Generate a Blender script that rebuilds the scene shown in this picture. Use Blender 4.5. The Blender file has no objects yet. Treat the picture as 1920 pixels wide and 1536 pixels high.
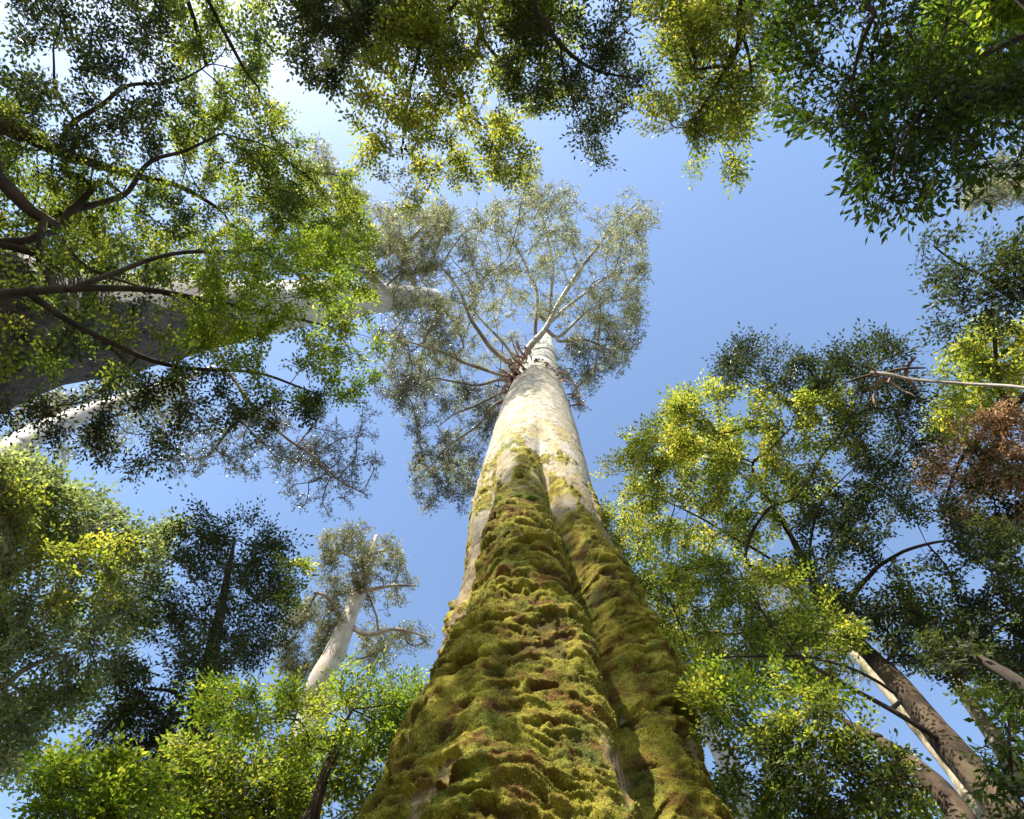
import bpy, math, random
import numpy as np
from mathutils import Matrix, Vector
R_ = math.radians
rng = np.random.default_rng(11)
random.seed(5)
S = bpy.context.scene
COL = S.collection

# ------------------------------------------------------------------ camera
FPX, CX, CY = 1000.0, 960.0, 768.0          # focal length and centre in pixels of the 1920 x 1536 photograph
zw = np.array([55, 228, 1000.]); zw /= np.linalg.norm(zw)      # the zenith as the camera sees it
yw = np.array([0, -1, 0.]); yw -= yw @ zw * zw; yw /= np.linalg.norm(yw)
xw = -np.cross(yw, zw)
xw = xw if xw[0] > 0 else -xw
CAM = np.array([0, 0, 1.6])
cam = bpy.data.cameras.new('camera'); cam_ob = bpy.data.objects.new('camera', cam); COL.objects.link(cam_ob)
cam.sensor_width = 36; cam.sensor_fit = 'HORIZONTAL'; cam.lens = FPX / 1920 * 36
cam.clip_start = 0.05; cam.clip_end = 6000
M = Matrix(((xw[0], xw[1], -xw[2], CAM[0]), (yw[0], yw[1], -yw[2], CAM[1]), (zw[0], zw[1], -zw[2], CAM[2]), (0, 0, 0, 1)))
cam_ob.matrix_world = M
S.camera = cam_ob

# ------------------------------------------------------------------ sky, sun, exposure
SUN_EL, SUN_AZ = 46.0, (-0.52, -0.855)       # elevation in degrees, horizontal direction towards the sun
W = bpy.data.worlds.new('World'); S.world = W; W.use_nodes = True
wn = W.node_tree; bg = wn.nodes['Background']
sky = wn.nodes.new('ShaderNodeTexSky'); sky.sky_type = 'NISHITA'; sky.sun_disc = False
sky.sun_elevation = R_(SUN_EL)
sky.sun_rotation = math.atan2(SUN_AZ[0], SUN_AZ[1])
sky.air_density = 1.05; sky.dust_density = 0.5; sky.ozone_density = 1.0
wn.links.new(sky.outputs[0], bg.inputs[0]); bg.inputs[1].default_value = 0.13
sun = bpy.data.lights.new('sun', 'SUN'); sun.energy = 5.0; sun.angle = R_(0.5); sun.color = (1, .95, .86)
so = bpy.data.objects.new('sun', sun); COL.objects.link(so)
sd = np.array([SUN_AZ[0], SUN_AZ[1], 0]); sd /= np.linalg.norm(sd)
SUNV = np.array([sd[0] * math.cos(R_(SUN_EL)), sd[1] * math.cos(R_(SUN_EL)), math.sin(R_(SUN_EL))])
so.rotation_euler = Vector(SUNV).to_track_quat('Z', 'Y').to_euler()
so.location = (0, 0, 90)
S.view_settings.view_transform = 'Standard'; S.view_settings.look = 'None'
S.view_settings.exposure = 1.38; S.view_settings.gamma = 1
S.cycles.max_bounces = 6; S.cycles.diffuse_bounces = 4; S.cycles.transmission_bounces = 4; S.cycles.glossy_bounces = 2
S.cycles.use_denoising = True
DENS = 0.74

# ------------------------------------------------------------------ helpers
def ray(px, py):
    v = np.stack([np.asarray(px, float) - CX, CY - np.asarray(py, float), np.full(np.shape(px), FPX)], -1)
    v /= np.linalg.norm(v, axis=-1, keepdims=True)
    return np.stack([v @ xw, v @ yw, v @ zw], -1)
def at(px, py, r):                          # the point r metres from the camera towards a pixel
    return CAM + ray(px, py) * np.asarray(r, float)[..., None]

def tag(o, label=None, cat=None, group=None, kind=None):
    if label: o['label'] = label
    if cat: o['category'] = cat
    if group: o['group'] = group
    if kind: o['kind'] = kind
    return o
def empty(name, loc, **k):
    o = bpy.data.objects.new(name, None); COL.objects.link(o); o.location = loc
    o.empty_display_size = .3
    return tag(o, **k)
def mesh_tris(name, V, T, mat, parent=None, smooth=False, attrs=None):
    V = np.asarray(V, np.float32); T = np.asarray(T, np.int32)
    if parent is not None: V = V - np.array(parent.location, np.float32)
    me = bpy.data.meshes.new(name)
    k = T.shape[1]
    me.vertices.add(len(V)); me.vertices.foreach_set('co', V.ravel())
    me.loops.add(T.size); me.loops.foreach_set('vertex_index', T.ravel())
    me.polygons.add(len(T)); me.polygons.foreach_set('loop_start', np.arange(len(T), dtype=np.int32) * k)
    me.update(calc_edges=True)
    if smooth: me.polygons.foreach_set('use_smooth', np.ones(len(T), bool))
    else: me.polygons.foreach_set('use_smooth', np.zeros(len(T), bool))
    for an, av in (attrs or {}).items():
        a = me.attributes.new(an, 'FLOAT', 'POINT'); a.data.foreach_set('value', np.asarray(av, np.float32))
    me.materials.append(mat)
    o = bpy.data.objects.new(name, me); COL.objects.link(o)
    if parent is not None: o.parent = parent
    STAT[0] += len(T) * (k - 2)
    return o
STAT = [0]

def _h(ix, iy, iz, s):
    n = (ix * 374761393 + iy * 668265263 + iz * 1274126177 + s * 974634777) & 0xffffffff
    n = ((n ^ (n >> 13)) * 1103515245) & 0xffffffff
    n = ((n ^ (n >> 16)) * 2246822519) & 0xffffffff
    return ((n >> 8) & 0xffff) / 65535.0 * 2 - 1
def noise(P, s=0):                          # value noise, -1..1
    P = np.asarray(P, float); i = np.floor(P).astype(np.int64); f = P - i; f = f * f * (3 - 2 * f)
    x, y, z = i[..., 0], i[..., 1], i[..., 2]; a, b, c = f[..., 0], f[..., 1], f[..., 2]
    def l(p, q, t): return p + (q - p) * t
    return l(l(l(_h(x, y, z, s), _h(x + 1, y, z, s), a), l(_h(x, y + 1, z, s), _h(x + 1, y + 1, z, s), a), b),
             l(l(_h(x, y, z + 1, s), _h(x + 1, y, z + 1, s), a), l(_h(x, y + 1, z + 1, s), _h(x + 1, y + 1, z + 1, s), a), b), c)
def fbm(P, o=4, s=0):
    r = 0; a = .5; P = np.asarray(P, float)
    for k in range(o): r = r + a * noise(P, s + k * 7); P = P * 2.03 + 11.7; a *= .5
    return r
def sst(a, b, x): t = np.clip((x - a) / (b - a), 0, 1); return t * t * (3 - 2 * t)
def unit(v): return v / np.maximum(np.linalg.norm(v, axis=-1, keepdims=True), 1e-9)

# ------------------------------------------------------------------ materials
def mat(name):
    m = bpy.data.materials.new(name); m.use_nodes = True
    t = m.node_tree; return m, t, t.nodes['Principled BSDF'], t.nodes['Material Output']
def nd(t, typ, **k):
    n = t.nodes.new('ShaderNode' + typ)
    for a, b in k.items():
        if a in n.inputs: n.inputs[a].default_value = b
        else: setattr(n, a, b)
    return n
def ramp(t, src, stops):
    n = t.nodes.new('ShaderNodeValToRGB'); e = n.color_ramp.elements
    while len(e) < len(stops): e.new(.5)
    for i, (p, c) in enumerate(stops):
        e[i].position = p; e[i].color = (*c, 1) if len(c) == 3 else c
    t.links.new(src, n.inputs[0]); return n
def mix(t, fac, a, b, mode='MIX'):
    n = t.nodes.new('ShaderNodeMix'); n.data_type = 'RGBA'; n.blend_type = mode
    for sock, v in ((n.inputs[0], fac), (n.inputs[6], a), (n.inputs[7], b)):
        if hasattr(v, 'links'): t.links.new(v, sock)
        elif isinstance(v, (int, float)): sock.default_value = v
        else: sock.default_value = (*v, 1)
    return n.outputs[2]
def math_(t, op, a, b=0.0, clamp=False):
    n = t.nodes.new('ShaderNodeMath'); n.operation = op; n.use_clamp = clamp
    for s_, v in ((n.inputs[0], a), (n.inputs[1], b)):
        if hasattr(v, 'links'): t.links.new(v, s_)
        else: s_.default_value = v
    return n.outputs[0]

def leaf_mat(name, cols, trans, gloss=.22, tf=.52, rough=.42):
    m, t, b, out = mat(name)
    g = nd(t, 'NewGeometry')
    tc = nd(t, 'TexCoord'); nz = nd(t, 'TexNoise', Scale=.9, Detail=2.0); t.links.new(tc.outputs['Object'], nz.inputs['Vector'])
    v = math_(t, 'ADD', math_(t, 'MULTIPLY', g.outputs['Random Per Island'], .65), math_(t, 'MULTIPLY', math_(t, 'SUBTRACT', nz.outputs[0], .32), 1.1), True)
    n = len(cols)
    r = ramp(t, v, [(i / (n - 1), c) for i, c in enumerate(cols)])
    t.links.new(r.outputs[0], b.inputs['Base Color'])
    b.inputs['Roughness'].default_value = rough
    b.inputs['Specular IOR Level'].default_value = gloss
    tr = nd(t, 'BsdfTranslucent')
    t.links.new(mix(t, 1.0, r.outputs[0], trans, 'MULTIPLY'), tr.inputs[0])
    ms = nd(t, 'MixShader'); ms.inputs[0].default_value = tf
    t.links.new(b.outputs[0], ms.inputs[1]); t.links.new(tr.outputs[0], ms.inputs[2])
    t.links.new(ms.outputs[0], out.inputs[0])
    return m
L = {
 'beech': leaf_mat('beech_leaf', [(.028, .045, .010), (.055, .085, .012), (.11, .14, .018), (.25, .235, .035)], (2.6, 2.5, 1.6)),
 'gold':  leaf_mat('golden_beech_leaf', [(.05, .085, .014), (.11, .155, .02), (.20, .22, .03), (.38, .34, .06)], (2.3, 2.15, 1.5)),
 'sage':  leaf_mat('sage_leaf', [(.04, .06, .022), (.09, .12, .04), (.16, .185, .07), (.34, .35, .17)], (2.0, 2.0, 1.3)),
 'lime':  leaf_mat('young_beech_leaf', [(.035, .08, .012), (.10, .17, .015), (.19, .25, .02), (.34, .34, .05)], (2.0, 1.9, 1.3)),
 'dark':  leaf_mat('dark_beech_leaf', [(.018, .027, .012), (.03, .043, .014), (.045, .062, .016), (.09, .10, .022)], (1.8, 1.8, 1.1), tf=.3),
 'big':   leaf_mat('sassafras_leaf', [(.02, .036, .008), (.034, .06, .009), (.055, .088, .010), (.10, .13, .014)], (1.6, 1.7, .7), tf=.32),
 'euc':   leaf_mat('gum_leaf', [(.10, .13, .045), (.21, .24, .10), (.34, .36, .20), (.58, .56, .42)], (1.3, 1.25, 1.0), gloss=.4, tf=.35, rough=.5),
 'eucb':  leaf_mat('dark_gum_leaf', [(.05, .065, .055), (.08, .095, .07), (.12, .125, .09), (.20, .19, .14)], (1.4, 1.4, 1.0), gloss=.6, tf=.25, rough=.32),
 'pale':  leaf_mat('pale_gum_leaf', [(.10, .13, .06), (.18, .205, .10), (.27, .28, .15), (.36, .35, .22)], (1.4, 1.3, .9), gloss=.5, tf=.35),
 'brown': leaf_mat('dry_leaf', [(.16, .10, .05), (.28, .18, .10), (.40, .28, .17), (.48, .38, .25)], (1.5, 1.2, .9), tf=.35),
}
def bark_mat(name, c, scale=6, stretch=(1, 1, .25), bump=.4, rough=.9):
    m, t, b, out = mat(name)
    tc = nd(t, 'TexCoord'); mp = nd(t, 'Mapping'); mp.inputs['Scale'].default_value = stretch
    t.links.new(tc.outputs['Object'], mp.inputs[0])
    n1 = nd(t, 'TexNoise', Scale=scale, Detail=9.0, Roughness=.75); t.links.new(mp.outputs[0], n1.inputs['Vector'])
    n2 = nd(t, 'TexNoise', Scale=scale * .22, Detail=3.0); t.links.new(tc.outputs['Object'], n2.inputs['Vector'])
    v = math_(t, 'ADD', math_(t, 'MULTIPLY', n1.outputs[0], .65), math_(t, 'MULTIPLY', n2.outputs[0], .4))
    k = len(c); r = ramp(t, v, [(.40 + .24 * i / (k - 1), q) for i, q in enumerate(c)])
    t.links.new(r.outputs[0], b.inputs['Base Color']); b.inputs['Roughness'].default_value = rough
    b.inputs['Specular IOR Level'].default_value = .25
    bp = nd(t, 'Bump', Strength=min(1, bump * 1.6), Distance=.06); t.links.new(n1.outputs[0], bp.inputs['Height']); t.links.new(bp.outputs[0], b.inputs['Normal'])
    return m
def tall_gum_mat():
    m, t, b, out = mat('tall_gum_bark')
    tc = nd(t, 'TexCoord'); mp = nd(t, 'Mapping'); mp.inputs['Scale'].default_value = (1, 1, .3); t.links.new(tc.outputs['Object'], mp.inputs[0])
    n1 = nd(t, 'TexNoise', Scale=5.0, Detail=9.0, Roughness=.7); t.links.new(mp.outputs[0], n1.inputs['Vector'])
    n2 = nd(t, 'TexNoise', Scale=.5, Detail=4.0); t.links.new(tc.outputs['Object'], n2.inputs['Vector'])
    sx = nd(t, 'SeparateXYZ'); t.links.new(tc.outputs['Object'], sx.inputs[0])
    hz = math_(t, 'ADD', math_(t, 'DIVIDE', sx.outputs[2], 40.0), math_(t, 'MULTIPLY', math_(t, 'SUBTRACT', n2.outputs[0], .5), .35))
    lo = ramp(t, n1.outputs[0], [(.38, (.012, .008, .004)), (.46, (.045, .026, .013)), (.54, (.13, .08, .045)), (.62, (.05, .05, .012))])
    hi = ramp(t, n1.outputs[0], [(.32, (.36, .31, .26)), (.5, (.56, .54, .49)), (.68, (.66, .64, .60))])
    f = ramp(t, hz, [(.47, (0, 0, 0)), (.55, (1, 1, 1))])
    t.links.new(mix(t, f.outputs[0], lo.outputs[0], hi.outputs[0]), b.inputs['Base Color']); b.inputs['Roughness'].default_value = .75
    bp = nd(t, 'Bump', Strength=.9, Distance=.25); t.links.new(n1.outputs[0], bp.inputs['Height']); t.links.new(bp.outputs[0], b.inputs['Normal'])
    return m
B = {
 'tall': tall_gum_mat(),
 'cream': bark_mat('cream_mossy_bark', [(.05, .045, .018), (.17, .14, .08), (.38, .32, .22), (.16, .15, .06)], 5, (1, 1, .5), .5),
 'dark':  bark_mat('dark_beech_bark', [(.02, .015, .012), (.05, .038, .028), (.09, .07, .05)]),
 'brown': bark_mat('brown_beech_bark', [(.010, .007, .004), (.04, .026, .014), (.10, .068, .040), (.045, .05, .012)]),
 'grey':  bark_mat('grey_gum_bark', [(.15, .12, .10), (.3, .25, .21), (.46, .41, .36), (.6, .56, .5)], 3, bump=.2, rough=.6),
 'white': bark_mat('white_gum_bark', [(.34, .27, .2), (.45, .40, .34), (.58, .55, .48)], 3, bump=.2, rough=.6),
 'limb':  bark_mat('gum_limb_bark', [(.11, .075, .055), (.24, .19, .155), (.40, .35, .30), (.50, .46, .41)], 1.2, (1, 1, 1), .2, .6),
 'twig':  bark_mat('gum_twig_bark', [(.09, .065, .05), (.17, .14, .11), (.26, .22, .18)], 2, (1, 1, 1), .1),
}

# ------------------------------------------------------------------ spray templates (unit: one leaf length)
def leafq(base, d, n, ln, w):
    d = d / np.linalg.norm(d); s = np.cross(n, d); s /= np.linalg.norm(s) + 1e-9; n = np.cross(d, s)
    m = base + d * ln * .45
    return [base, m + s * w / 2 + n * w * .14, base + d * ln, m - s * w / 2 + n * w * .14]
def stem_q(a, b, r):                        # a thin three-sided stem from a to b
    d = b - a; u = np.cross(d, [.3, .2, 1.]); u /= np.linalg.norm(u); v = np.cross(d, u); v /= np.linalg.norm(v)
    ring = [u, -.5 * u + .87 * v, -.5 * u - .87 * v]
    return [a + r * q for q in ring] + [b]
def template(kind, r):
    lv, sv = [], []
    Z = np.array([0, 0, 1.])
    if kind in ('beech', 'big', 'fern'):
        ln = 6.5 if kind == 'beech' else (5.5 if kind == 'big' else 7.5)
        axes = [(np.zeros(3), np.array([1, 0, 0.]), ln)]
        for s in (-1, 1):
            for x in ((1.6, 3.4) if kind != 'big' else (2.0,)):
                a = s * r.uniform(.6, .95)
                axes.append((np.array([x + r.uniform(-.5, .5), 0, 0]), np.array([math.cos(a), math.sin(a), r.uniform(-.25, .15)]), r.uniform(2.2, 3.4) * (1 if x < 3 else .75)))
        for b0, d, l_ in axes:
            sv.append(stem_q(b0, b0 + d * l_, .055))
            step = .62 if kind != 'big' else .62
            k = max(3, int(l_ / step)); sgn = 1
            for i in range(k):
                f = (i + .7) / k; sgn = -sgn
                p = b0 + d * l_ * f - Z * .1 * f * f * l_
                side = np.array([-d[1], d[0], 0])
                dd = d * .75 + side * sgn * r.uniform(.6, 1.1) + Z * r.uniform(-.5, .3)
                if i == k - 1: dd = d + Z * r.uniform(-.3, .3)
                nn = Z + r.normal(0, .45, 3)
                wl = {'beech': .55, 'big': .36, 'fern': .4}[kind]
                lv.append(leafq(p, dd, nn, r.uniform(.75, 1.2), wl * r.uniform(.8, 1.2)))
    else:                                   # 'euc': narrow leaves hanging from a small rounded head of twigs
        for q in range(6):
            a = r.uniform(0, 6.283); e = r.uniform(-.5, .9)
            d = np.array([math.cos(a) * math.cos(e), math.sin(a) * math.cos(e), math.sin(e)]); l_ = r.uniform(1.6, 3.2)
            sv.append(stem_q(np.zeros(3), d * l_, .06))
            for i in range(6):
                p = d * l_ * r.uniform(.4, 1.05)
                dd = r.normal(0, .6, 3) + np.array([0, 0, -.7]) + d * .4
                lv.append(leafq(p, dd, r.normal(0, 1, 3), r.uniform(.7, 1.25), .30 * r.uniform(.8, 1.2)))
    return np.array(lv).reshape(-1, 3), np.array(sv).reshape(-1, 3)
tr_ = np.random.default_rng(3)
TPL = {k: [template(k, tr_) for _ in range(7)] for k in ('beech', 'big', 'fern', 'euc')}
TN = {k: np.mean([len(t[0]) / 4 for t in v]) for k, v in TPL.items()}
WL = {'beech': .55, 'big': .36, 'fern': .4, 'euc': .30}

def sprays(kind, P, D, N, sc):
    """leaf and stem vertices of sprays at P, pointing along D with normal N, one leaf = sc metres"""
    X = unit(D); Y = unit(np.cross(N, X)); Zv = np.cross(X, Y)
    F = np.stack([X, Y, Zv], 1)             # rows are the axes
    lv, sv = [], []
    pick = rng.integers(0, len(TPL[kind]), len(P))
    for k, (a, b) in enumerate(TPL[kind]):
        i = np.where(pick == k)[0]
        if not len(i): continue
        for src, dst in ((a, lv), (b, sv)):
            dst.append((P[i][:, None] + sc[i][:, None, None] * np.einsum('vk,nkj->nvj', src, F[i])).reshape(-1, 3))
    return np.concatenate(lv), np.concatenate(sv)
def leaf_tris(n):
    b = np.arange(n, dtype=np.int32)[:, None] * 4
    return np.concatenate([b + [0, 1, 2], b + [0, 2, 3]], 1).reshape(-1, 3)
def stem_tris(n):
    b = np.arange(n, dtype=np.int32)[:, None] * 4
    return np.concatenate([b + [0, 1, 3], b + [1, 2, 3], b + [2, 0, 3]], 1).reshape(-1, 3)

# ------------------------------------------------------------------ tubes
def tube(P, r, n=8, rough=0.0, seed=0, cap=True):
    P = np.asarray(P, float); r = np.asarray(r, float); k = len(P)
    T = unit(np.gradient(P, axis=0)); u = np.cross(T[0], [.31, .17, .93]); u /= np.linalg.norm(u); V = []
    a = np.arange(n) / n * 2 * np.pi
    for i in range(k):
        u = u - (u @ T[i]) * T[i]; u /= np.linalg.norm(u); v = np.cross(T[i], u)
        V.append(P[i] + r[i] * (np.cos(a)[:, None] * u + np.sin(a)[:, None] * v))
    V = np.array(V)
    if rough:
        d = V - P[:, None]; V = P[:, None] + d * (1 + rough * fbm(V / max(r.max(), .02) * .9, 3, seed))[..., None]
    V = V.reshape(-1, 3)
    i = np.arange(k - 1)[:, None] * n; j = np.arange(n)[None]; j2 = (j + 1) % n
    q = np.stack([i + j, i + j2, i + n + j2, i + n + j], -1).reshape(-1, 4)
    T3 = np.concatenate([q[:, [0, 1, 2]], q[:, [0, 2, 3]]])
    if cap:
        V = np.concatenate([V, P[-1:] + T[-1:] * r[-1] * .6]); m = len(V) - 1; j = np.arange(n)
        T3 = np.concatenate([T3, np.stack([(k - 1) * n + j, (k - 1) * n + (j + 1) % n, np.full(n, m)], -1)])
    return V, T3.astype(np.int32)
def spline(P, m):                           # Catmull-Rom through the rows of P
    P = np.asarray(P, float); Q = np.concatenate([2 * P[:1] - P[1:2], P, 2 * P[-1:] - P[-2:-1]]); out = []
    for i in range(len(P) - 1):
        a, b, c, d = Q[i:i + 4]; t = np.linspace(0, 1, m, endpoint=False)[:, None]
        out.append(.5 * (2 * b + (c - a) * t + (2 * a - 5 * b + 4 * c - d) * t * t + (3 * b - a - 3 * c + d) * t ** 3))
    return np.concatenate(out + [P[-1:]])
def merge(parts):
    V, T, o = [], [], 0
    for v, t in parts: V.append(v); T.append(t + o); o += len(v)
    return np.concatenate(V), np.concatenate(T)
def frusta(A, Bp, ra, rb):                  # many thin three-sided twigs at once
    d = unit(Bp - A); u = unit(np.cross(d, np.array([.31, .17, .93]))); v = np.cross(d, u); n = len(A)
    ring = [u, -.5 * u + .87 * v, -.5 * u - .87 * v]
    V = np.stack([A + q * ra[:, None] for q in ring] + [Bp + d * rb[:, None] + q * rb[:, None] for q in ring], 1).reshape(-1, 3)
    b = np.arange(n)[:, None] * 6
    T = np.concatenate([b + x for x in ([0, 1, 4], [0, 4, 3], [1, 2, 5], [1, 5, 4], [2, 0, 3], [2, 3, 5])], 1).reshape(-1, 3)
    return V, T

def inpoly(x, y, poly):
    c = np.zeros(len(x), bool); n = len(poly)
    for i in range(n):
        x1, y1 = poly[i]; x2, y2 = poly[i - 1]
        if y1 == y2: continue
        c ^= ((y1 > y) != (y2 > y)) & (x < (x2 - x1) * (y - y1) / (y2 - y1) + x1)
    return c
def area(poly):
    p = np.array(poly, float); return abs(np.sum(p[:, 0] * np.roll(p[:, 1], -1) - p[:, 1] * np.roll(p[:, 0], -1))) / 2

# ------------------------------------------------------------------ a tree grown into the space its crown fills
class Tree:
    def __init__(s, name, label, group, base, trunk, trunk_r, bark, limb=None, bf=.35, rough=.12, sides=20, curl=.10, cat='tree'):
        base = np.array(base, float)
        s.root = empty(name, base, label=label, cat=cat, group=group)
        s.bark, s.limb = B[bark], B[limb or bark]
        s.regs = []; s.bf = bf; s.curl = curl
        s.P, s.par, s.rad = [], [], []
        pts = spline(np.array([base] + list(trunk)), 8); rr = np.interp(np.linspace(0, len(trunk), len(pts)), np.arange(len(trunk) + 1), trunk_r)
        s._add(pts, rr, -1)
        fl = rr * 1.0; fl[:4] *= [1.35, 1.18, 1.08, 1.02]
        if bark is not None:
            pp = pts.copy(); pp[0, 2] -= .3
            # densify for a rougher trunk
            q = spline(pp[::2] if len(pp) > 9 else pp, 8); qr = np.interp(np.linspace(0, 1, len(q)), np.linspace(0, 1, len(fl)), fl)
            V, T = tube(q, qr, sides, rough, 3)
            mesh_tris('trunk', V, T, s.bark, s.root, True)
    def _add(s, pts, rr, parent):
        o = len(s.P)
        for i, (p, r) in enumerate(zip(pts, rr)):
            s.P.append(p); s.rad.append(r); s.par.append(parent if i == 0 else o + i - 1)
    def bough(s, pts, r0, r1, m=6, sides=9, name='branch', join=True, mat_=None, rough=.12):
        """a limb traced through points; it starts on the nearest wood already there"""
        pts = np.array(pts, float)
        P = np.array(s.P); j = int(np.argmin(np.linalg.norm(P - pts[0], axis=1)))
        if join: pts = np.concatenate([P[j:j + 1], pts])
        q = spline(pts, m); L_ = np.linalg.norm(np.diff(q, axis=0), axis=1).sum()
        q[1:-1] += np.stack([noise(q[1:-1] * 6 / L_ + k * 9.1, 5) for k in range(3)], -1) * L_ * .012
        rr = np.linspace(1, 0, len(q)) ** .8 * (r0 - r1) + r1
        s._add(q, rr, j)
        V, T = tube(q, rr, sides, rough, 7); mesh_tris(name, V, T, mat_ or s.limb, s.root, True)
    def fol(s, poly, R, tau, leafpx, kind, m, clump=.5, csize=60, k=2.6, up=.5, flat=1.0, name='foliage'):
        s.regs.append((poly, R, tau, leafpx * .89, kind, m, clump, csize, k, up, flat, name))
    def grow(s, twig_r=.004, limb_r=.03, power=.46, twigmat=None):
        P0 = np.array(s.P); n0 = len(P0); A, own = [], []
        for gi, (poly, R, tau, lp, kind, m, clump, cs, k, up, flat, name) in enumerate(s.regs):
            cnt = tau * DENS * area(poly) / (.5 * .5 * WL[kind] * lp * lp) / TN[kind] / k
            x0, y0 = np.min(poly, 0); x1, y1 = np.max(poly, 0); got = []; tot = 0
            while tot < cnt:
                x = rng.uniform(x0, x1, 4000); y = rng.uniform(y0, y1, 4000); z = rng.uniform(0, 1, 4000)
                c = noise(np.stack([x / cs, y / cs, z * 2.5], -1), 31 + gi) * .5 + .5 + noise(np.stack([x / cs * 2.7, y / cs * 2.7, z * 5], -1), 77) * .18
                ok = inpoly(x, y, poly) & (rng.uniform(0, 1, 4000) < sst(clump - .12, clump + .08, c) + .02)
                got.append(np.stack([x, y, z], -1)[ok]); tot += ok.sum()
            g = np.concatenate(got)[:max(3, int(cnt))]
            zz = np.clip(.5 + .42 * noise(np.stack([g[:, 0] / 170, g[:, 1] / 170, np.full(len(g), gi * 3.3)], -1), 5) + (g[:, 2] - .5) * .55, 0, 1)
            A.append(at(g[:, 0], g[:, 1], R[0] + (R[1] - R[0]) * zz)); own += [gi] * len(g)
        A = np.concatenate(A); own = np.array(own)
        d0 = np.min(np.linalg.norm(A[:, None] - P0[None, ::2], axis=2), axis=1)
        o = np.argsort(d0); A = A[o]; own = own[o]; N = n0 + len(A)
        P = np.zeros((N, 3)); P[:n0] = P0; par = np.full(N, -1); par[:n0] = s.par; pl = np.zeros(N)
        # path length along the wood; the trunk itself is free so that growth starts from it
        kids = np.zeros(N)
        for i in range(len(A)):
            n = n0 + i; d = np.linalg.norm(P[:n] - A[i], axis=1)
            c = d + s.bf * pl[:n] + (kids[:n] > 3) * 1e3
            j = int(np.argmin(c)); P[n] = A[i]; par[n] = j; pl[n] = pl[j] + d[j]; kids[j] += j >= n0
        cntc = np.zeros(N)
        for n in range(N - 1, n0 - 1, -1):
            cntc[n] += 1; cntc[par[n]] += cntc[n]
        rad = twig_r * np.maximum(cntc, 1) ** power
        # limbs thick enough to be pieces of their own; the rest as fine twigs
        nxt = {}
        for n in range(n0, N):
            p = par[n]
            if p >= n0 and (p not in nxt or cntc[n] > cntc[nxt[p]]): nxt[p] = n
        thin = []; used = np.zeros(N, bool); limbs = []
        for n in range(n0, N):
            if used[n]: continue
            p = par[n]
            ch = [n]; used[n] = True
            while ch[-1] in nxt and not used[nxt[ch[-1]]]: ch.append(nxt[ch[-1]]); used[ch[-1]] = True
            pts = np.concatenate([P[p:p + 1], P[ch]]); rr = np.concatenate([rad[ch[:1]], rad[ch]])
            if p < n0: rr[0] = min(rr[0], s.rad[p] * .9)
            if len(pts) > 2:
                sm = pts.copy(); sm[1:-1] = pts[1:-1] * .5 + .25 * (pts[:-2] + pts[2:]); pts = sm
                P[ch] = pts[1:]
            L_ = np.linalg.norm(np.diff(pts, axis=0), axis=1).mean()
            q = spline(pts, 3); qr = np.interp(np.linspace(0, 1, len(q)), np.linspace(0, 1, len(rr)), rr)
            w = np.stack([noise(q / (L_ * 1.1) + k * 5.7, 9) for k in range(3)], -1) * L_ * s.curl; w[0] = 0
            q = q + w
            if rr[0] > limb_r: limbs.append((rr[0], q, qr))
            else: thin.append((q, qr))
        limbs.sort(key=lambda t: -t[0])
        for r0, q, qr in limbs[:60]:
            V, T = tube(q, qr, 7 if r0 > limb_r * 1.6 else 5, .1, 3); mesh_tris('branch', V, T, s.limb, s.root, True)
        thin += [(q, qr) for _, q, qr in limbs[60:]]
        tw = []
        if thin:
            a = np.concatenate([q[:-1] for q, _ in thin]); b = np.concatenate([q[1:] for q, _ in thin])
            ra = np.concatenate([r[:-1] for _, r in thin]); rb = np.concatenate([r[1:] for _, r in thin])
            tw.append(frusta(a, b, ra, rb))
        # sprays of leaves at every node
        A = P[n0:]; Dg = unit(A - P[par[n0:]]); groups = {}
        pix_i = 0
        for gi, (poly, R, tau, lp, kind, m, clump, cs, k, up, flat, name) in enumerate(s.regs):
            idx = np.where(own == gi)[0]
            if not len(idx): continue
            kk = np.repeat(idx, np.where(rng.uniform(0, 1, len(idx)) < k % 1, int(k) + 1, int(k)))
            Rr = np.linalg.norm(A[kk] - CAM, axis=1); sc = lp * Rr / 1000 * rng.uniform(.8, 1.25, len(kk))
            D = Dg[kk] * .9 + rng.normal(0, .45, (len(kk), 3)); D[:, 2] *= .6
            if kind == 'euc':
                N_ = np.tile([0, 0, 1.], (len(kk), 1)); D[:, 2] = 0
            else:
                D[:, 2] -= .12; N_ = np.array([0, 0, 1.]) * flat + rng.normal(0, .42, (len(kk), 3))
            Pp = A[kk] - unit(D) * (sc * {'beech': 2.4, 'big': 2.4, 'fern': 2.8, 'euc': 0}[kind])[:, None] + rng.normal(0, 1, (len(kk), 3)) * (sc * .9)[:, None]
            lv, sv = sprays(kind, Pp, D, N_, sc)
            groups.setdefault((name, m), []).append(lv); tw.append((sv, stem_tris(len(sv) // 4)))
        for (name, m), lv in groups.items():
            lv = np.concatenate(lv); o_ = mesh_tris(name, lv, leaf_tris(len(lv) // 4), L[m], s.root); o_['kind'] = 'stuff'
        V, T = merge(tw); o_ = mesh_tris('twigs', V, T, twigmat or s.limb, s.root); o_['kind'] = 'stuff'

def PX(*pts):                               # traced pixels (x, y, metres from the camera)
    p = np.array(pts, float); return at(p[:, 0], p[:, 1], p[:, 2])

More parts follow.
